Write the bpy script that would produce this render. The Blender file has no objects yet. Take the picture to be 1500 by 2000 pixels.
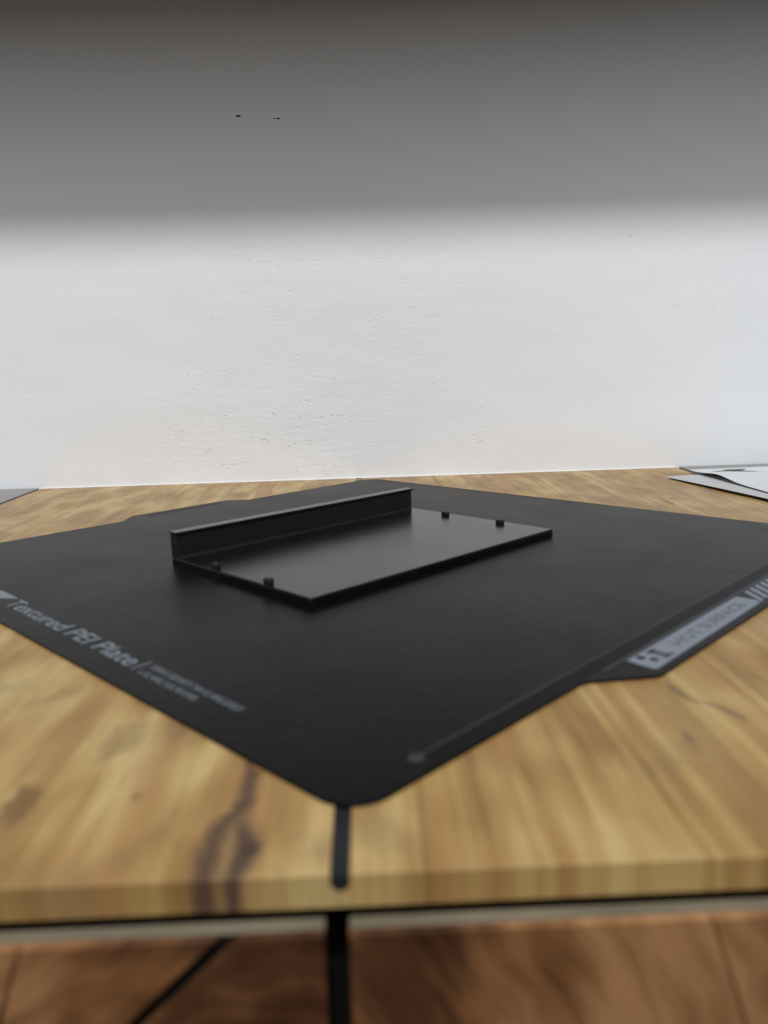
import bpy, bmesh, math, random
from mathutils import Vector, Matrix
random.seed(7)
S = bpy.context.scene
C = S.collection
MM = 0.001
RAD = math.radians

# ------------------------------------------------------------------ camera
PITCH, ROLL, YAW = 0.1863, -0.031, 0.0195
cam_d = bpy.data.cameras.new('camera')
cam = bpy.data.objects.new('camera', cam_d)
C.objects.link(cam)
fw = Vector((math.sin(YAW)*math.cos(PITCH), math.cos(YAW)*math.cos(PITCH), -math.sin(PITCH)))
rt0 = Vector((math.cos(YAW), -math.sin(YAW), 0))
up0 = rt0.cross(fw)
rt = rt0*math.cos(ROLL) + up0*math.sin(ROLL)
up = up0*math.cos(ROLL) - rt0*math.sin(ROLL)
M = Matrix((rt, up, -fw)).transposed().to_4x4()
M.translation = Vector((0, 0, 0.0688))
cam.matrix_world = M
cam_d.sensor_fit = 'VERTICAL'
cam_d.sensor_height = 36.0
cam_d.lens = 36.0*1530.9/2000.0
cam_d.clip_start = 0.005
cam_d.clip_end = 50
cam_d.dof.use_dof = True
cam_d.dof.focus_distance = 0.42
cam_d.dof.aperture_fstop = 14.0
S.camera = cam

# ------------------------------------------------------------------ world, lamp, exposure
w = bpy.data.worlds.new('World')
S.world = w
w.use_nodes = True
bg = w.node_tree.nodes['Background']
bg.inputs[0].default_value = (0.95, 0.97, 1.0, 1)
bg.inputs[1].default_value = 0.03
ELEV = RAD(50)
SHELF_D, SHADOW_Z, WALL_Y = 0.20, 0.144, 0.4822
SHELF_Z = SHADOW_Z + SHELF_D*math.tan(ELEV)
ld = bpy.data.lights.new('ceiling_lamp', 'AREA')
ld.shape = 'DISK'
ld.size = 0.115
ld.energy = 27
ld.color = (0.955, 0.98, 1.0)
lamp = bpy.data.objects.new('ceiling_lamp', ld)
C.objects.link(lamp)
LD = 1.6
lp = Vector((0.0, WALL_Y-SHELF_D-LD*math.cos(ELEV), SHELF_Z+LD*math.sin(ELEV)))
lamp.location = lp
lamp.rotation_euler = (Vector((0, 0.33, 0.05))-lp).to_track_quat('-Z', 'Y').to_euler()
# added area light standing in for the lit ceiling (its wide penumbra is the gradient under the shelf)
cd_ = bpy.data.lights.new('ceiling_glow', 'AREA')
cd_.shape = 'RECTANGLE'
cd_.size, cd_.size_y = 2.4, 1.1
cd_.energy = 29
cd_.color = (0.98, 0.985, 1.0)
panel = bpy.data.objects.new('ceiling_glow', cd_)
C.objects.link(panel)
panel.location = (0.0, -1.32, 1.62)
vs = S.view_settings
vs.view_transform = 'Standard'
vs.look = 'None'
vs.exposure = 0.0
vs.gamma = 1.0

# ------------------------------------------------------------------ node helpers
class NT:
    def __init__(s, name, rough=0.5, spec=0.5):
        s.m = bpy.data.materials.new(name)
        s.m.use_nodes = True
        s.t = s.m.node_tree
        s.b = s.t.nodes['Principled BSDF']
        s.b.inputs['Roughness'].default_value = rough
        s.b.inputs['Specular IOR Level'].default_value = spec
        s._co = None
    def n(s, typ, **kw):
        nd = s.t.nodes.new('ShaderNode'+typ)
        for k, v in kw.items():
            setattr(nd, k, v)
        return nd
    def set(s, sock, v):
        if isinstance(v, bpy.types.NodeSocket):
            s.t.links.new(v, sock)
        else:
            sock.default_value = v
    def co(s):
        if s._co is None:
            s._co = s.n('TexCoord').outputs['Object']
        return s._co
    def sc(s, k, off=(0, 0, 0), src=None):
        m = s.n('Mapping')
        s.t.links.new(src if src is not None else s.co(), m.inputs[0])
        m.inputs['Scale'].default_value = k
        m.inputs['Location'].default_value = off
        return m.outputs[0]
    def noise(s, vec, scale=1.0, detail=3, rough=0.5, dist=0.0):
        nd = s.n('TexNoise')
        s.set(nd.inputs['Vector'], vec)
        nd.inputs['Scale'].default_value = scale
        nd.inputs['Detail'].default_value = detail
        nd.inputs['Roughness'].default_value = rough
        nd.inputs['Distortion'].default_value = dist
        return nd.outputs[0]
    def math(s, op, a, b=0.0, c=0.0, clamp=False):
        nd = s.n('Math', operation=op)
        nd.use_clamp = clamp
        s.set(nd.inputs[0], a); s.set(nd.inputs[1], b); s.set(nd.inputs[2], c)
        return nd.outputs[0]
    def step(s, v, lo, hi, a=0.0, b=1.0):
        nd = s.n('MapRange', interpolation_type='SMOOTHSTEP')
        s.set(nd.inputs[0], v)
        for i, q in enumerate((lo, hi, a, b)):
            s.set(nd.inputs[i+1], q)
        return nd.outputs[0]
    def ramp(s, v, stops):
        nd = s.n('ValToRGB')
        s.set(nd.inputs[0], v)
        e = nd.color_ramp.elements
        while len(e) < len(stops):
            e.new(0.5)
        for el, (p, col) in zip(e, stops):
            el.position = p
            el.color = (*col, 1)
        return nd.outputs[0]
    def mix(s, f, a, b, mode='MIX'):
        nd = s.n('Mix', data_type='RGBA', blend_type=mode)
        s.set(nd.inputs[0], f)
        for sock, v in ((nd.inputs[6], a), (nd.inputs[7], b)):
            s.set(sock, (*v, 1) if isinstance(v, tuple) and len(v) == 3 else v)
        return nd.outputs[2]
    def xyz(s, src=None):
        nd = s.n('SeparateXYZ')
        s.t.links.new(src if src is not None else s.co(), nd.inputs[0])
        return nd.outputs
    def color(s, v):
        s.set(s.b.inputs['Base Color'], (*v, 1) if isinstance(v, tuple) else v)
    def rough(s, v):
        s.set(s.b.inputs['Roughness'], v)
    def bump(s, h, dist, strength=1.0, prev=None):
        nd = s.n('Bump')
        nd.inputs['Strength'].default_value = strength
        nd.inputs['Distance'].default_value = dist
        s.set(nd.inputs['Height'], h)
        if prev is not None:
            s.t.links.new(prev, nd.inputs['Normal'])
        s.t.links.new(nd.outputs[0], s.b.inputs['Normal'])
        return nd.outputs[0]
    def curve(s, v, lo, hi, pts):
        """v in [lo,hi] -> piecewise curve through pts [(v, out)], all in metres"""
        t = s.n('MapRange'); s.set(t.inputs[0], v)
        t.inputs[1].default_value = lo; t.inputs[2].default_value = hi
        fc = s.n('FloatCurve')
        s.t.links.new(t.outputs[0], fc.inputs['Value'])
        outs = [p[1] for p in pts]
        a, b = min(outs), max(outs)
        if b-a < 1e-6: b = a+1e-4
        c = fc.mapping.curves[0]
        P = sorted(((p[0]-lo)/(hi-lo), (p[1]-a)/(b-a)) for p in pts)
        while len(c.points) < len(P):
            c.points.new(0.5, 0.5)
        for pt, q in zip(c.points, P):
            pt.location = q
        fc.mapping.update()
        return s.math('MULTIPLY_ADD', fc.outputs[0], b-a, a)

# ------------------------------------------------------------------ object helpers
def tag(o, label=None, cat=None, group=None, kind=None):
    for k, v in (('label', label), ('category', cat), ('group', group), ('kind', kind)):
        if v: o[k] = v
    return o
def link(name, me, mat, parent=None, smooth=False):
    o = bpy.data.objects.new(name, me)
    C.objects.link(o)
    if mat and not me.materials: me.materials.append(mat)
    if parent: o.parent = parent
    if smooth:
        me.polygons.foreach_set('use_smooth', [True]*len(me.polygons))
    return o
def build(name, bm, mat, parent=None, smooth=False):
    bmesh.ops.recalc_face_normals(bm, faces=bm.faces)
    me = bpy.data.meshes.new(name)
    bm.to_mesh(me); bm.free()
    return link(name, me, mat, parent, smooth)
def empty(name, loc=(0, 0, 0), rz=0.0):
    o = bpy.data.objects.new(name, None)
    o.empty_display_size = 0.02
    C.objects.link(o)
    o.location = loc; o.rotation_euler = (0, 0, rz)
    return o
def box_bm(x0, x1, y0, y1, z0, z1, bev=0.0, seg=2):
    bm = bmesh.new()
    bmesh.ops.create_cube(bm, size=1)
    for v in bm.verts:
        v.co = Vector(((x0+x1)/2+v.co.x*(x1-x0), (y0+y1)/2+v.co.y*(y1-y0), (z0+z1)/2+v.co.z*(z1-z0)))
    if bev:
        bmesh.ops.bevel(bm, geom=bm.edges[:], offset=bev, segments=seg, affect='EDGES', profile=0.5)
    return bm
def prism_bm(pts, axis, a, b):
    """polygon pts in the two other axes, extruded along axis from a to b"""
    bm = bmesh.new()
    def mk(p, t):
        return {'x': (t, p[0], p[1]), 'y': (p[0], t, p[1]), 'z': (p[0], p[1], t)}[axis]
    A = [bm.verts.new(mk(p, a)) for p in pts]
    B = [bm.verts.new(mk(p, b)) for p in pts]
    n = len(pts)
    bm.faces.new(A); bm.faces.new(B[::-1])
    for i in range(n):
        bm.faces.new((A[i], A[(i+1) % n], B[(i+1) % n], B[i]))
    bmesh.ops.recalc_face_normals(bm, faces=bm.faces)
    return bm
def bevel_where(bm, test, off, seg=3):
    ed = [e for e in bm.edges if test(e)]
    bmesh.ops.bevel(bm, geom=ed, offset=off, segments=seg, affect='EDGES', profile=0.5)
def round_poly(pts, rads, seg=6):
    out = []
    n = len(pts)
    for i in range(n):
        p = Vector(pts[i]); a = Vector(pts[i-1]); b = Vector(pts[(i+1) % n]); r = rads[i]
        if r <= 0:
            out.append(tuple(p)); continue
        d1 = (a-p).normalized(); d2 = (b-p).normalized()
        ang = d1.angle(d2)
        tl = r/math.tan(ang/2)
        c = p+(d1+d2).normalized()*(r/math.sin(ang/2))
        s0 = p+d1*tl-c; s1 = p+d2*tl-c
        tot = s0.angle_signed(s1)
        for k in range(seg+1):
            t = -tot*k/seg
            out.append(tuple(c+Vector((s0.x*math.cos(t)-s0.y*math.sin(t), s0.x*math.sin(t)+s0.y*math.cos(t)))))
    return out

# ------------------------------------------------------------------ materials
def oak(name, streaks=(), spots=(), seed=0.0, mid_k=(230, 11), wide_w=0.55, cloud_amt=0.35, lift=0.0):
    m = NT(name, 0.42, 0.5)
    x, y, z = m.xyz()
    warp = m.noise(m.sc((30, 6, 3), (seed, 0, 0)), 1.0, 2)
    wv = m.n('Combine' 'XYZ')
    m.set(wv.inputs[0], m.math('MULTIPLY_ADD', m.math('SUBTRACT', warp, 0.5), 0.006, x))
    m.set(wv.inputs[1], y); m.set(wv.inputs[2], z)
    W = wv.outputs[0]
    fine = m.noise(m.sc((620, 22, 6), (seed, 3, 0), W), 1.0, 3, 0.6)
    mid = m.noise(m.sc((mid_k[0], mid_k[1], 4), (seed+5, 1, 0), W), 1.0, 3, 0.55)
    wide = m.noise(m.sc((62, 26, 4), (seed+9, 2, 0), W), 1.0, 2, 0.5)
    v = m.math('ADD', m.math('MULTIPLY', mid, 0.44), m.math('ADD', m.math('MULTIPLY', fine, 0.20), m.math('MULTIPLY', wide, wide_w)))
    v = m.math('ADD', v, lift)
    col = m.ramp(v, [(0.44, (0.205, 0.108, 0.034)), (0.52, (0.285, 0.164, 0.053)), (0.60, (0.355, 0.217, 0.074)), (0.66, (0.42, 0.275, 0.102)), (0.74, (0.49, 0.35, 0.148))])
    # warmer, redder bands
    warm = m.step(m.noise(m.sc((90, 16, 4), (seed+31, 0, 0), W), 1.0, 2), 0.50, 0.68, 0, 0.6)
    col = m.mix(warm, col, (0.325, 0.168, 0.060))
    # soft cloudy figure and short dark pores
    cloud = m.step(m.noise(m.sc((75, 45, 20), (seed+17, 0, 0)), 1.0, 4, 0.6), 0.52, 0.70, 0, cloud_amt)
    col = m.mix(cloud, col, (0.17, 0.112, 0.056))
    pores = m.step(m.noise(m.sc((900, 60, 30), (seed+2, 7, 0), W), 1.0, 2, 0.6), 0.66, 0.74, 0, 0.5)
    pores = m.math('MULTIPLY', pores, m.step(m.noise(m.sc((60, 30, 10), (seed+23, 0, 0)), 1.0, 2), 0.45, 0.65))
    col = m.mix(pores, col, (0.12, 0.07, 0.035))
    fl = m.step(m.noise(m.sc((240, 42, 20), (seed+41, 3, 0)), 1.0, 3, 0.6), 0.60, 0.74, 0, 0.55)
    fl = m.math('MULTIPLY', fl, m.step(m.noise(m.sc((28, 12, 5), (seed+50, 0, 0)), 1.0, 2), 0.42, 0.6))
    col = m.mix(fl, col, (0.13, 0.085, 0.045))
    jit = m.noise(m.sc((260, 260, 60), (seed, 0, 1)), 1.0, 3, 0.6)
    for (lo, hi, pts, wid, dark, ends) in streaks:
        xc = m.curve(y, lo, hi, pts)
        d = m.math('ABSOLUTE', m.math('SUBTRACT', x, m.math('MULTIPLY_ADD', m.math('SUBTRACT', jit, 0.5), 0.0036, xc)))
        wd = m.curve(y, lo, hi, wid)
        k = m.step(m.math('DIVIDE', d, wd), 0.1, 1.25, 1, 0)
        k = m.math('MULTIPLY', k, m.step(y, ends[0], ends[1], 1, 0))
        k = m.math('MULTIPLY', k, m.step(y, lo-0.002, lo, 0, 1))
        col = m.mix(m.math('MULTIPLY', k, ends[2]), col, dark)
    for (px, py, rx, ry, dark, amt) in spots:
        dx = m.math('DIVIDE', m.math('SUBTRACT', x, px), rx)
        dy = m.math('DIVIDE', m.math('SUBTRACT', y, py), ry)
        r = m.math('SQRT', m.math('ADD', m.math('MULTIPLY', dx, dx), m.math('MULTIPLY', dy, dy)))
        r = m.math('ADD', r, m.math('MULTIPLY', m.math('SUBTRACT', jit, 0.5), 1.6))
        col = m.mix(m.step(r, 0.25, 1.05, amt, 0), col, dark)
    m.color(col)
    m.rough(m.math('MULTIPLY_ADD', fine, 0.18, 0.36))
    m.bump(m.math('ADD', fine, m.math('MULTIPLY', pores, -1.2)), 0.00012, 0.5)
    return m.m

DK = (0.055, 0.031, 0.025)
M_oakL = oak('oak_left', streaks=[
    (0.097, 0.160, [(0.097, -0.0225), (0.12, -0.0225), (0.16, -0.022)], [(0.097, 0.006), (0.16, 0.005)], (0.30, 0.145, 0.05), (0.12, 0.16, 0.5)),
    (0.097, 0.140, [(0.097, -0.0245), (0.105, -0.0247), (0.1115, -0.0236), (0.1175, -0.0217), (0.128, -0.0221), (0.140, -0.0225)],
     [(0.097, 0.0027), (0.108, 0.0028), (0.118, 0.0022), (0.140, 0.0014)], DK, (0.122, 0.147, 0.85)),
    (0.097, 0.130, [(0.097, -0.0206), (0.1035, -0.0200), (0.109, -0.0206), (0.116, -0.0212), (0.130, -0.0200)],
     [(0.097, 0.0023), (0.1035, 0.0026), (0.112, 0.0020), (0.130, 0.0012)], DK, (0.106, 0.119, 0.9)),
    ], spots=[(-0.0188, 0.1036, 0.0022, 0.0036, DK, 0.9), (-0.0399, 0.1196, 0.0011, 0.0020, (0.2, 0.11, 0.04), 0.8),
              (-0.0585, 0.118, 0.004, 0.010, (0.16, 0.085, 0.03), 0.85)], seed=3.1, mid_k=(150, 17), cloud_amt=0.45, lift=0.035)
M_oakR = oak('oak_right', streaks=[
    (0.138, 0.160, [(0.138, 0.0702), (0.1413, 0.0694), (0.1455, 0.0668), (0.1483, 0.0637), (0.156, 0.0626), (0.160, 0.0622)],
     [(0.138, 0.0005), (0.145, 0.0012), (0.160, 0.0006)], (0.11, 0.075, 0.05), (0.154, 0.160, 0.75)),
    (0.097, 0.170, [(0.097, 0.060), (0.13, 0.0585), (0.17, 0.059)], [(0.097, 0.004), (0.13, 0.005), (0.17, 0.003)], (0.24, 0.135, 0.05), (0.14, 0.17, 0.6)),
    ], spots=[(0.143, 0.366, 0.0016, 0.012, (0.10, 0.07, 0.045), 0.9), (0.153, 0.416, 0.0022, 0.014, (0.16, 0.11, 0.07), 0.7),
              (0.057, 0.131, 0.0012, 0.005, (0.16, 0.095, 0.05), 0.7), (0.160, 0.395, 0.003, 0.02, (0.2, 0.14, 0.09), 0.6)], seed=8.4, mid_k=(330, 8))

def m_wall():
    m = NT('white_plaster', 0.75, 0.25)
    x, y, z = m.xyz()
    roll = m.noise(m.sc((150, 1, 480)), 1.0, 4, 0.6)
    soft = m.noise(m.sc((35, 1, 55)), 1.0, 3)
    patch = m.step(m.noise(m.sc((11, 1, 13), (4.3, 0, 1.7)), 1.0, 2), 0.42, 0.68)
    cl = m.math('SQRT', m.math('ADD', m.math('POWER', m.math('DIVIDE', m.math('SUBTRACT', x, -0.06), 0.10), 2.0), m.math('POWER', m.math('DIVIDE', m.math('SUBTRACT', z, 0.02), 0.075), 2.0)))
    patch = m.math('MAXIMUM', m.math('MULTIPLY', patch, 0.5), m.step(cl, 0.2, 1.2, 1, 0))
    vo = m.n('TexVoronoi'); m.set(vo.inputs['Vector'], m.sc((270, 1, 560))); vo.inputs['Scale'].default_value = 1.0
    sel = m.noise(m.sc((170, 1, 330), (2, 0, 9)), 1.0, 1)
    pit = m.math('MULTIPLY', m.step(vo.outputs['Distance'], 0.10, 0.26, 1, 0), m.step(sel, 0.54, 0.62))
    pit = m.math('MULTIPLY', pit, patch)
    chip = None
    for (px, pz, rx, rz) in ((-0.0666, 0.2101, 0.0016, 0.00055), (-0.0440, 0.2083, 0.0011, 0.0004), (-0.0462, 0.2083, 0.0007, 0.0003), (0.160, 0.139, 0.0004, 0.0002)):
        dx = m.math('DIVIDE', m.math('SUBTRACT', x, px), rx); dz = m.math('DIVIDE', m.math('SUBTRACT', z, pz), rz)
        r = m.step(m.math('ADD', m.math('MULTIPLY', dx, dx), m.math('MULTIPLY', dz, dz)), 0.5, 1.3, 1, 0)
        chip = r if chip is None else m.math('MAXIMUM', chip, r)
    col = m.mix(m.math('MULTIPLY', soft, 0.35), (0.855, 0.865, 0.88), (0.815, 0.825, 0.84))
    col = m.mix(m.math('MULTIPLY', pit, 0.22), col, (0.45, 0.44, 0.43))
    col = m.mix(chip, col, (0.03, 0.025, 0.02))
    m.color(col)
    amp = m.math('MULTIPLY_ADD', patch, 0.70, 0.18)
    h = m.math('ADD', m.math('MULTIPLY', roll, amp), m.math('MULTIPLY', soft, 0.8))
    h = m.math('SUBTRACT', h, m.math('MULTIPLY', pit, 1.2))
    h = m.math('SUBTRACT', h, m.math('MULTIPLY', chip, 2.0))
    und = m.noise(m.sc((9, 1, 16), (1, 0, 5)), 1.0, 2)
    n1 = m.bump(und, 0.0035, 0.5)
    m.bump(h, 0.00055, 0.55, n1)
    return m.m
M_wall = m_wall()

def m_plate():
    m = NT('textured_black_coating', 0.4, 0.15)
    g = m.noise(m.sc((1100, 1100, 1100)), 1.0, 2, 0.6)
    b = m.noise(m.sc((28, 28, 28)), 1.0, 4, 0.6)
    m.color(m.mix(b, (0.0018, 0.0018, 0.0024), (0.0034, 0.0034, 0.0042)))
    m.rough(m.math('MULTIPLY_ADD', b, 0.14, 0.33))
    g2 = m.noise(m.sc((420, 420, 420)), 1.0, 2, 0.6)
    m.bump(m.math('ADD', g, m.math('MULTIPLY', g2, 1.6)), 0.00014, 0.5)
    return m.m
M_plate = m_plate()
def plain(name, col, rough=0.5, spec=0.5, var=0.12, scale=300, bump=0.0):
    m = NT(name, rough, spec)
    n = m.noise(m.sc((scale,)*3), 1.0, 3, 0.6)
    m.color(m.mix(n, tuple(c*(1-var) for c in col), tuple(c*(1+var) for c in col)))
    if bump: m.bump(n, bump, 0.5)
    return m.m
M_band = plain('smooth_black_rim', (0.004, 0.004, 0.0045), 0.45, 0.10)
M_print = plain('grey_blue_print', (0.195, 0.22, 0.258), 0.55, 0.3, 0.10, 900)
M_print2 = plain('grey_print_dim', (0.13, 0.14, 0.165), 0.55, 0.3, 0.10, 900)
M_line = plain('faint_grey_line', (0.050, 0.052, 0.058), 0.5, 0.3)
M_ink = plain('dark_ink', (0.010, 0.011, 0.014), 0.6, 0.03)
M_ink2 = plain('label_ink', (0.065, 0.072, 0.09), 0.5, 0.3)
M_filler = plain('dark_seam_filler', (0.012, 0.013, 0.015), 0.6, 0.3, 0.2, 500, 0.0001)
def m_plastic(name, rough):
    m = NT(name, rough, 0.6)
    lay = m.noise(m.sc((60, 60, 9000)), 1.0, 1)
    b = m.noise(m.sc((30, 30, 30)), 1.0, 2)
    m.color(m.mix(b, (0.004, 0.004, 0.0048), (0.0065, 0.0065, 0.0075)))
    m.rough(m.math('MULTIPLY_ADD', b, 0.10, rough-0.05))
    tr = m.n('TexWave', wave_type='BANDS', bands_direction='DIAGONAL')
    m.set(tr.inputs['Vector'], m.sc((1, 1, 0.0001))); tr.inputs['Scale'].default_value = 260
    tr.inputs['Distortion'].default_value = 0.6
    n1 = m.bump(tr.outputs['Fac'], 0.000012, 0.5)
    m.bump(lay, 0.00004, 0.5, n1)
    return m.m
M_plastic = m_plastic('black_printed_plastic', 0.25)
M_plastic_side = m_plastic('black_printed_plastic_wall', 0.5)
M_grey = plain('grey_board', (0.26, 0.26, 0.25), 0.5, 0.4, 0.10, 60, 0.0001)
M_dark = plain('dark_core', (0.006, 0.005, 0.0045), 0.7, 0.2, 0.2, 200)
M_paper = plain('white_paper', (0.64, 0.665, 0.68), 0.6, 0.3, 0.03, 60)
M_paper2 = plain('shaded_paper', (0.50, 0.50, 0.505), 0.6, 0.3, 0.03, 60)  # grey carries the shade of the tilted lower sheet, painted into its colour
M_caulk = plain('white_caulk', (0.78, 0.78, 0.77), 0.6, 0.3, 0.03, 200, 0.0002)
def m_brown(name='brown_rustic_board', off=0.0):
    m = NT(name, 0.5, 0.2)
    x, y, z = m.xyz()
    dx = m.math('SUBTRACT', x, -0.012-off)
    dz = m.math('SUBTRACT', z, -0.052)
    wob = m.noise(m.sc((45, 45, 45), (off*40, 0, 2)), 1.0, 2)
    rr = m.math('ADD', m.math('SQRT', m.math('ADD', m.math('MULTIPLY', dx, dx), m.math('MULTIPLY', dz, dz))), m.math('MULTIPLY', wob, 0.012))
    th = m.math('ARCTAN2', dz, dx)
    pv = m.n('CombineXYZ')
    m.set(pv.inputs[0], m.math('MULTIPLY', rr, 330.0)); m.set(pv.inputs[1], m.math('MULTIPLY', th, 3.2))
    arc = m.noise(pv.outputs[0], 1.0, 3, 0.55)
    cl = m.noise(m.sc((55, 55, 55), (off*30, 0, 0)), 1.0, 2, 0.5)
    painted_falloff = m.step(m.math('ABSOLUTE', m.math('SUBTRACT', m.math('MULTIPLY_ADD', m.math('SUBTRACT', cl, 0.5), 0.03, x), -0.010)), 0.004, 0.050, 0.0, 0.30)  # shade near the seam painted into the colour, paler toward both sides
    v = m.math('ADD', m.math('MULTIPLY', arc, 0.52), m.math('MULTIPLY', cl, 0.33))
    col = m.ramp(m.math('ADD', v, painted_falloff),
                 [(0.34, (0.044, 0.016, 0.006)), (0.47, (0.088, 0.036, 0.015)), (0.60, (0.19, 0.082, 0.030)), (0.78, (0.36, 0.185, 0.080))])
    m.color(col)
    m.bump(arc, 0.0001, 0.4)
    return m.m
M_brown = m_brown()
M_brown2 = m_brown('brown_rustic_board_right', 0.05)  # right front: same painted light falloff, grain shifted
M_edge = plain('pale_board_edge', (0.155, 0.132, 0.092), 0.7, 0.2, 0.45, 55)

# ------------------------------------------------------------------ the wall behind
wall = tag(build('wall', box_bm(-1.3, 1.3, WALL_Y, WALL_Y+0.1, -0.6, 1.3), M_wall), kind='structure')
bm = prism_bm([(WALL_Y-0.0009, 0.0), (WALL_Y-0.0007, 0.00025), (WALL_Y-0.0001, 0.0005), (WALL_Y-0.0001, 0.0)], 'x', -0.2008, 0.1925)
build('caulk_bead', bm, M_caulk, wall)

# ------------------------------------------------------------------ oak topped cabinet
YF, YB, ZB = 0.0971, 0.4812, -0.0052
XS, XL, XR = -0.00575, -0.2008, 0.1925
cab = tag(empty('cabinet', (XS, YF, 0)), 'oak plank cabinet top with black centre seam, carrying the black plate', 'cabinet')
def local(o, parent):
    o.parent = parent
    o.matrix_parent_inverse = Matrix.Translation(-Vector(parent.location))
    return o
def plank(sx):
    r = 0.00138
    xe = XL if sx < 0 else XR
    pts = [(xe, ZB), (XS+sx*0.00004, ZB), (XS+sx*0.00004, -0.0028)]
    for k in range(1, 9):
        a = k/8*math.pi/2
        pts.append((XS+sx*r*math.sin(a), -0.0028+r-r*math.cos(a)))
    pts += [(XS+sx*r, -0.00018), (XS+sx*(r+0.00018), 0.0), (xe-sx*0.0003, 0.0), (xe, -0.0003)]
    bm = prism_bm(pts, 'y', YF, YB)
    bevel_where(bm, lambda e: all(abs(v.co.y-YF) < 1e-6 for v in e.verts) and all(v.co.z > -1e-5 for v in e.verts), 0.0005, 4)
    return bm
local(build('plank', plank(-1), M_oakL), cab)
local(build('plank', plank(1), M_oakR), cab)
r = 0.00136
pts = [(XS-r, -0.00025), (XS-r, -0.0028+r)] + [(XS-r*math.cos(a), -0.0028+r-r*math.sin(a)+0.00002) for a in [k/10*math.pi for k in range(1, 10)]] + [(XS+r, -0.0028+r), (XS+r, -0.00025), (XS+0.4*r, -0.00035), (XS-0.4*r, -0.00035)]
bm = prism_bm(pts, 'y', YF+0.00005, YB-0.006)
local(build('seam_filler', bm, M_filler), cab)
# carcass behind the fronts (dark gaps show it)
local(build('carcass', box_bm(XL+0.002, XR-0.002, YF+0.007, YB-0.002, -0.20, ZB-0.0001), M_dark), cab)
# the two brown fronts, standing proud of the top, each a backing with face boards
ZT, YP = -0.0062, 0.0930
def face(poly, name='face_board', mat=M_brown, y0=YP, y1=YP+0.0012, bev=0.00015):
    bm = prism_bm(poly, 'y', y0, y1)
    bevel_where(bm, lambda e: all(abs(v.co.y-y0) < 1e-6 for v in e.verts), bev, 2)
    return build(name, bm, mat)
def front(x0, x1, cuts):
    e = empty('front_panel', ((x0+x1)/2, YP, ZT))
    local(e, cab)
    b = build('backing', box_bm(x0, x1, YP+0.00125, YF-0.0005, -0.20, ZT-0.0004), M_dark, None)
    b.parent = e; b.matrix_parent_inverse = Matrix.Translation(-Vector(e.location))
    t = build('top_edge', box_bm(x0, x1, YP+0.00125, YF-0.0005, ZT-0.00038, ZT, 0.0001, 1), M_edge)
    t.parent = e; t.matrix_parent_inverse = Matrix.Translation(-Vector(e.location))
    # face boards between cuts: each cut = (x at top, x at bottom, half width)
    L = [(x0, x0, 0)] + cuts + [(x1, x1, 0)]
    for a, c in zip(L[:-1], L[1:]):
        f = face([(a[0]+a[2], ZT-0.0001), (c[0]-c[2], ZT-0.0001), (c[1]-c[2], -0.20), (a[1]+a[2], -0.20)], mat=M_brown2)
        f.parent = e; f.matrix_parent_inverse = Matrix.Translation(-Vector(e.location))
    return e
zz = -0.20-ZT
def front_left():
    x0, x1 = XL, -0.00795
    e = empty('front_panel', ((x0+x1)/2, YP, ZT)); local(e, cab)
    I = Matrix.Translation(-Vector(e.location))
    def add(o): o.parent = e; o.matrix_parent_inverse = I
    add(build('backing', box_bm(x0, x1, YP+0.00125, YF-0.0005, -0.20, ZT-0.0004), M_dark))
    add(build('top_edge', box_bm(x0, x1, YP+0.00125, YF-0.0005, ZT-0.00038, ZT, 0.0001, 1), M_edge))
    zt = ZT-0.0001
    # a wide diagonal groove runs down to the left from the top edge; beyond it a hairline joint
    gx, k, hw = -0.0208, 1.07, 0.0016       # groove top x, dx per dz, half width (along x)
    hx, kh = -0.0486, 0.33
    zc = -(hx-gx)/(k-kh)                     # where groove meets the joint (below zt)
    zc = zt-abs((gx-hx)/(k-kh))
    xc = hx-kh*(zt-zc)
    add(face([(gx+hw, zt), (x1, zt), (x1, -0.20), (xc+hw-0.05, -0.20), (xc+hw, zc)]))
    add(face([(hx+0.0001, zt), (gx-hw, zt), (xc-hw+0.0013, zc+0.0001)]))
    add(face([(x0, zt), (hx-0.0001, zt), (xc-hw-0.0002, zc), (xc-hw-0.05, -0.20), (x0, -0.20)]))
front_left()
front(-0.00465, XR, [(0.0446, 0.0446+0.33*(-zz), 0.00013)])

# ------------------------------------------------------------------ grey boards either side, unseen shelf above that shades the upper wall
tag(build('grey_worktop', box_bm(-0.75, -0.2021, YF, YB, -0.006, 0.0005, 0.0003), M_grey), 'grey worktop board left of the oak planks against the wall', 'worktop', 'grey boards beside the oak planks')
tag(build('grey_worktop', box_bm(0.1943, 0.75, YF, YB, -0.006, 0.0005, 0.0003), M_grey), 'grey worktop board right of the oak planks under the paper sheets', 'worktop', 'grey boards beside the oak planks')
shelf = tag(build('wall_shelf', box_bm(-1.2, 1.2, WALL_Y-SHELF_D, WALL_Y-0.0005, SHELF_Z, SHELF_Z+0.03, 0.001), plain('brown_shelf', (0.16, 0.10, 0.06), 0.6)),
            'unseen brown wooden shelf high above the black plate, shading the upper white wall', 'shelf')

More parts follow.
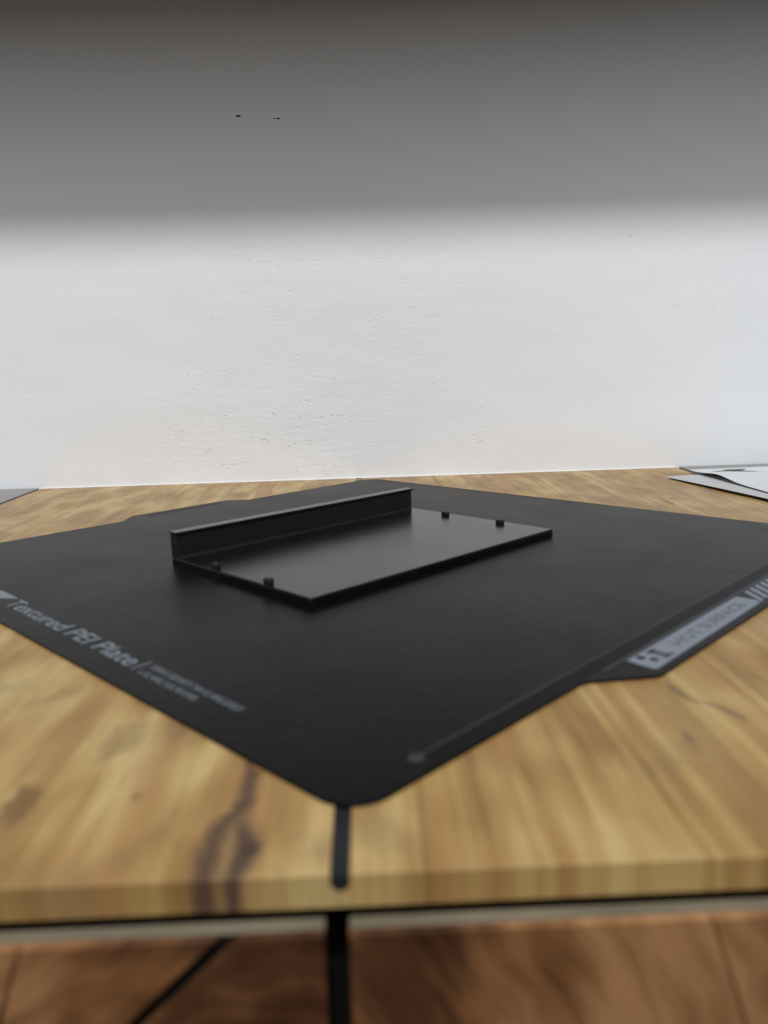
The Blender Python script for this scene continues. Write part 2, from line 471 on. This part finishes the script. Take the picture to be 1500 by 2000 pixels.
# ------------------------------------------------------------------ build plate (local u,v on its top)
PZ, PT = 0.00018, 0.00052
plate = tag(empty('build_plate', (-0.0010, 0.2916, 0), RAD(44.006)), 'large black square textured plate with grey lettering lying on oak planks', 'build plate')
H = 0.1285
outline = [(-H, -H), (-0.0605, -H), (-0.0470, -0.1392), (0.0470, -0.1392), (0.0605, -H), (H, -H), (H, H), (0.0375, H), (0.0290, 0.1374), (-0.0245, 0.1374), (-0.0340, H), (-H, H)]
rad = [0.008, 0.006, 0.005, 0.005, 0.006, 0.008, 0.008, 0.003, 0.003, 0.003, 0.003, 0.008]
bm = prism_bm(round_poly(outline, rad, 7), 'z', PZ, PZ+PT)
bevel_where(bm, lambda e: all(v.co.z > PZ+PT-1e-6 for v in e.verts), 0.00012, 2)
sheet = build('sheet', bm, M_plate, plate)
TOP = PZ+PT
def decal(name, polys, mat, z=0.00003, parent=None):
    bm = bmesh.new()
    for p in polys:
        bm.faces.new([bm.verts.new((x, y, TOP+z)) for x, y in p])
    for f in bm.faces:
        if f.normal.z < 0: f.normal_flip()
    me = bpy.data.meshes.new(name); bm.to_mesh(me); bm.free()
    for pl in me.polygons:
        pass
    return link(name, me, mat, parent or plate)
def rect(u0, u1, v0, v1): return [(u0, v0), (u1, v0), (u1, v1), (u0, v1)]
def disc(u, v, r, n=20): return [(u+r*math.cos(k/n*2*math.pi), v+r*math.sin(k/n*2*math.pi)) for k in range(n)]
def ring(u, v, r0, r1, n=24):
    return [[(u+a*math.cos(t), v+a*math.sin(t)) for a, t in ((r0, k/n*6.28318), (r1, k/n*6.28318), (r1, (k+1)/n*6.28318), (r0, (k+1)/n*6.28318))] for k in range(n)]
# smooth darker rim along the near side, with its fine lines
decal('rim_band', [rect(-0.1075, 0.1075, -0.1280, -0.1237)], M_band, 0.00002)
decal('rim_line', [rect(-0.0526, 0.0526, -0.1290, -0.1283)], M_line, 0.00004)
decal('rim_line', [rect(-0.1075, 0.1075, -0.1237, -0.12335)], M_line, 0.00004)
decal('corner_mark', ring(-0.1087, -0.1237, 0.0007, 0.0014) + [disc(-0.1087, -0.1237, 0.0004)], M_line, 0.00006)
# warning label on the near tab
lab = decal('label_field', [[(-0.0438, -0.1296), (-0.0445, -0.1364), (-0.0438, -0.1370), (0.0188, -0.1368), (0.0205, -0.1350), (0.0205, -0.1296)]], M_print, 0.00004)
for k in range(7):
    a = 0.0195+k*0.0040
    x0, x1 = a, a+0.0023
    decal('hazard_stripe', [[(x0+0.0003, -0.1366), (x1+0.0003, -0.1366), (x1+0.0066, -0.1297), (x0+0.0066, -0.1297)]], M_print, 0.00005 + (0.00001 if k == 0 else 0))
decal('label_icon', [disc(-0.0402, -0.1312, 0.0011), disc(-0.0392, -0.1340, 0.0010)], M_ink, 0.00007)
decal('label_icon', [rect(-0.0362, -0.0336, -0.1352, -0.1308), rect(-0.0368, -0.0330, -0.1315, -0.1305), rect(-0.0366, -0.0324, -0.1358, -0.1348)], M_ink2, 0.00007)
def text(name, s, size, mat, u, v, rot, z, width=None, bold=0.0):
    cu = bpy.data.curves.new(name, 'FONT')
    cu.body = s; cu.size = size; cu.align_x = 'LEFT'; cu.resolution_u = 3
    cu.offset = bold
    to = bpy.data.objects.new(name, cu)
    C.objects.link(to)
    dg = bpy.context.evaluated_depsgraph_get()
    me = bpy.data.meshes.new_from_object(to.evaluated_get(dg))
    bpy.data.objects.remove(to)
    xs = [q.co.x for q in me.vertices]
    k = (width/(max(xs)-min(xs))) if width else 1.0
    x0 = min(xs)
    for q in me.vertices:
        q.co.x = (q.co.x-x0)*k
    me.materials.clear()
    o = link(name, me, mat, plate)
    o.location = (u, v, TOP+z); o.rotation_euler = (0, 0, rot)
    return o
text('label_lettering', 'HOT SURFACE', 0.0046, M_ink2, -0.0270, -0.1348, 0, 0.00007, 0.0415)
# lettering along the left side, read from that side: right = -v, up = +u
R90 = RAD(-90)
text('lettering', 'Textured PEI Plate', 0.0076, M_print, -0.1212, 0.0342, R90, 0.00005, 0.0772, 0.00006)
decal('divider_bar', [rect(-0.1214, -0.1160, -0.0459, -0.0450)], M_print2, 0.00005)
decal('divider_bar', [[(-0.1216, 0.0440), (-0.1160, 0.0362), (-0.1160, 0.0500), (-0.1216, 0.0580)]], M_print, 0.00005)
def tiny_line(u, v0, v1, h, seed):
    rnd = random.Random(seed); polys = []
    v = v0
    while v > v1+0.0004:
        wl = rnd.uniform(0.0007, 0.0013)
        if rnd.random() < 0.13:
            v -= 0.0007; continue
        k = rnd.random()
        polys.append(rect(u, u+h, v-0.00026, v))
        if k < 0.75: polys.append(rect(u+rnd.choice((0, h*0.42, h-0.0003)), 0, v-wl, v-0.00027))
        if k < 0.75:
            p = polys.pop(); uu = p[0][0]; polys.append(rect(uu, uu+0.0003, v-wl, v-0.00027))
        if k > 0.35: polys.append(rect(u, u+h, v-wl-0.00026, v-wl-0.00001))
        v -= wl+0.0006
    return polys
decal('small_print', tiny_line(-0.1184, -0.0482, -0.0843, 0.0020, 1), M_print, 0.00005)
decal('small_print', tiny_line(-0.1217, -0.0487, -0.0714, 0.0020, 2), M_print, 0.00005)
decal('edge_line', [rect(H-0.0016, H-0.0010, -0.030, H-0.006)], M_ink, 0.00004)
# slot near the far tab
decal('slot_line', [rect(-0.0195, 0.0222, 0.1312, 0.1322)], M_ink, 0.00004)

# ------------------------------------------------------------------ the printed black cover lying on the plate
cov = tag(empty('plastic_cover', (-0.0010, 0.2916, TOP), RAD(44.006-1.3)), 'black plastic cover with raised back wall and four small pegs on the plate', 'plastic cover')
U0, U1, V0, V1, BT, FH = -0.0634, 0.0583, -0.0443, 0.0346, 0.0028, 0.0120
U1W = 0.0554
bm = box_bm(U0, U1, V0, V1, 0.00005, BT)
bevel_where(bm, lambda e: all(v.co.z > BT-1e-6 for v in e.verts) or (abs(e.verts[0].co.z-e.verts[1].co.z) > 0.001), 0.0007, 4)
build('base', bm, M_plastic, cov)
# back wall: profile with small foot fillet and a lip along its top
WT = 0.0047
prof = [(V1-WT-0.0007, BT+0.00002), (V1-WT-0.0002, BT+0.0002), (V1-WT, BT+0.0007), (V1-WT, FH-0.0010), (V1-WT-0.0004, FH-0.0006), (V1-WT-0.0004, FH-0.0001), (V1-WT-0.0002, FH),
        (V1-0.0003, FH), (V1, FH-0.0003), (V1, BT+0.00002)]
bm = prism_bm(prof, 'x', U0+0.0001, U1W)
bevel_where(bm, lambda e: e.calc_face_angle(0) > 1.2 and abs(e.verts[0].co.x-e.verts[1].co.x) < 1e-6 and abs(e.verts[0].co.z-e.verts[1].co.z) > 0.004, 0.0005, 3)
build('back_wall', bm, M_plastic_side, cov)
bm = box_bm(U0-0.0003, U1W+0.0013, V1-WT-0.0005, V1-0.0001, FH-0.0004, FH+0.0003, 0.0002, 2)
build('top_lip', bm, M_plastic, cov)
for (pu, pv) in ((0.0530, 0.0072), (0.0531, -0.0222), (-0.0620, 0.0076), (-0.0618, -0.0219)):
    b = box_bm(pu-0.0011, pu+0.0011, pv-0.0017, pv+0.0017, BT-0.0003, BT+0.0019, 0.0006, 3)
    build('peg', b, M_plastic_side, cov)

# ------------------------------------------------------------------ loose paper sheets
def paper(name, corner, ang, wid, hei, hfun, label, mat):
    bm = bmesh.new()
    nx, ny = 26, 60
    ca, sa = math.cos(ang), math.sin(ang)
    def P(i, j, dz):
        s, t = i/nx*wid, j/ny*hei
        return (corner[0]+s*ca+t*sa, corner[1]+s*sa-t*ca, hfun(s, t)+dz)
    A = [[bm.verts.new(P(i, j, 0.0001)) for j in range(ny+1)] for i in range(nx+1)]
    B = [[bm.verts.new(P(i, j, 0.0)) for j in range(ny+1)] for i in range(nx+1)]
    for i in range(nx):
        for j in range(ny):
            bm.faces.new((A[i][j], A[i][j+1], A[i+1][j+1], A[i+1][j]))
            bm.faces.new((B[i][j], B[i+1][j], B[i+1][j+1], B[i][j+1]))
    for i in range(nx):
        bm.faces.new((A[i][0], A[i+1][0], B[i+1][0], B[i][0])); bm.faces.new((A[i][ny], B[i][ny], B[i+1][ny], A[i+1][ny]))
    for j in range(ny):
        bm.faces.new((A[0][j], B[0][j], B[0][j+1], A[0][j+1])); bm.faces.new((A[nx][j], A[nx][j+1], B[nx][j+1], B[nx][j]))
    return tag(build(name, bm, mat, None, False), label, 'paper', 'papers by the wall')
def g(t, c, s): return math.exp(-((t-c)/s)**2)
def h1(s, t):
    edge = math.exp(-s/0.05)
    return 0.0007 + 0.0011*(1-math.exp(-t/0.05))*edge + 0.0003*edge*math.exp(-t/0.01)
def h2(s, t):
    edge = math.exp(-s/0.03)
    return 0.0022 + 0.0019*g(t, 0.034, 0.016)*edge
paper('paper_sheet', (0.1694, 0.4380), RAD(11.5), 0.12, 0.18, h1, 'lower paper sheet, tilt shade painted in grey, with lifted edge overhanging the oak plank', M_paper2)
p2 = paper('paper_sheet', (0.1890, 0.4535), RAD(3), 0.12, 0.16, h2, 'upper white paper sheet with dark arrow print beside the wall', M_paper)
def on_sheet(pts):
    out = []
    for a_, b_ in pts:
        x, y = a_*0.966, b_*0.966
        dx, dy = x-0.1890, y-0.4535
        ca, sa = math.cos(RAD(3)), math.sin(RAD(3))
        s_, t_ = dx*ca+dy*sa, dx*sa-dy*ca
        out.append((x, y, h2(s_, t_)+0.00022))
    return out
bm = bmesh.new()
for poly in ([(0.2030, 0.4560), (0.2150, 0.4610), (0.2150, 0.4560)], [(0.2145, 0.4640), (0.2290, 0.4650), (0.2225, 0.4580), (0.2300, 0.4500), (0.2145, 0.4545)]):
    bm.faces.new([bm.verts.new(q) for q in on_sheet(poly)])
for f in bm.faces:
    if f.normal.z < 0: f.normal_flip()
me = bpy.data.meshes.new('printed_arrow'); bm.to_mesh(me); bm.free()
link('printed_arrow', me, plain('grey_ink', (0.06, 0.06, 0.063), 0.6), p2)
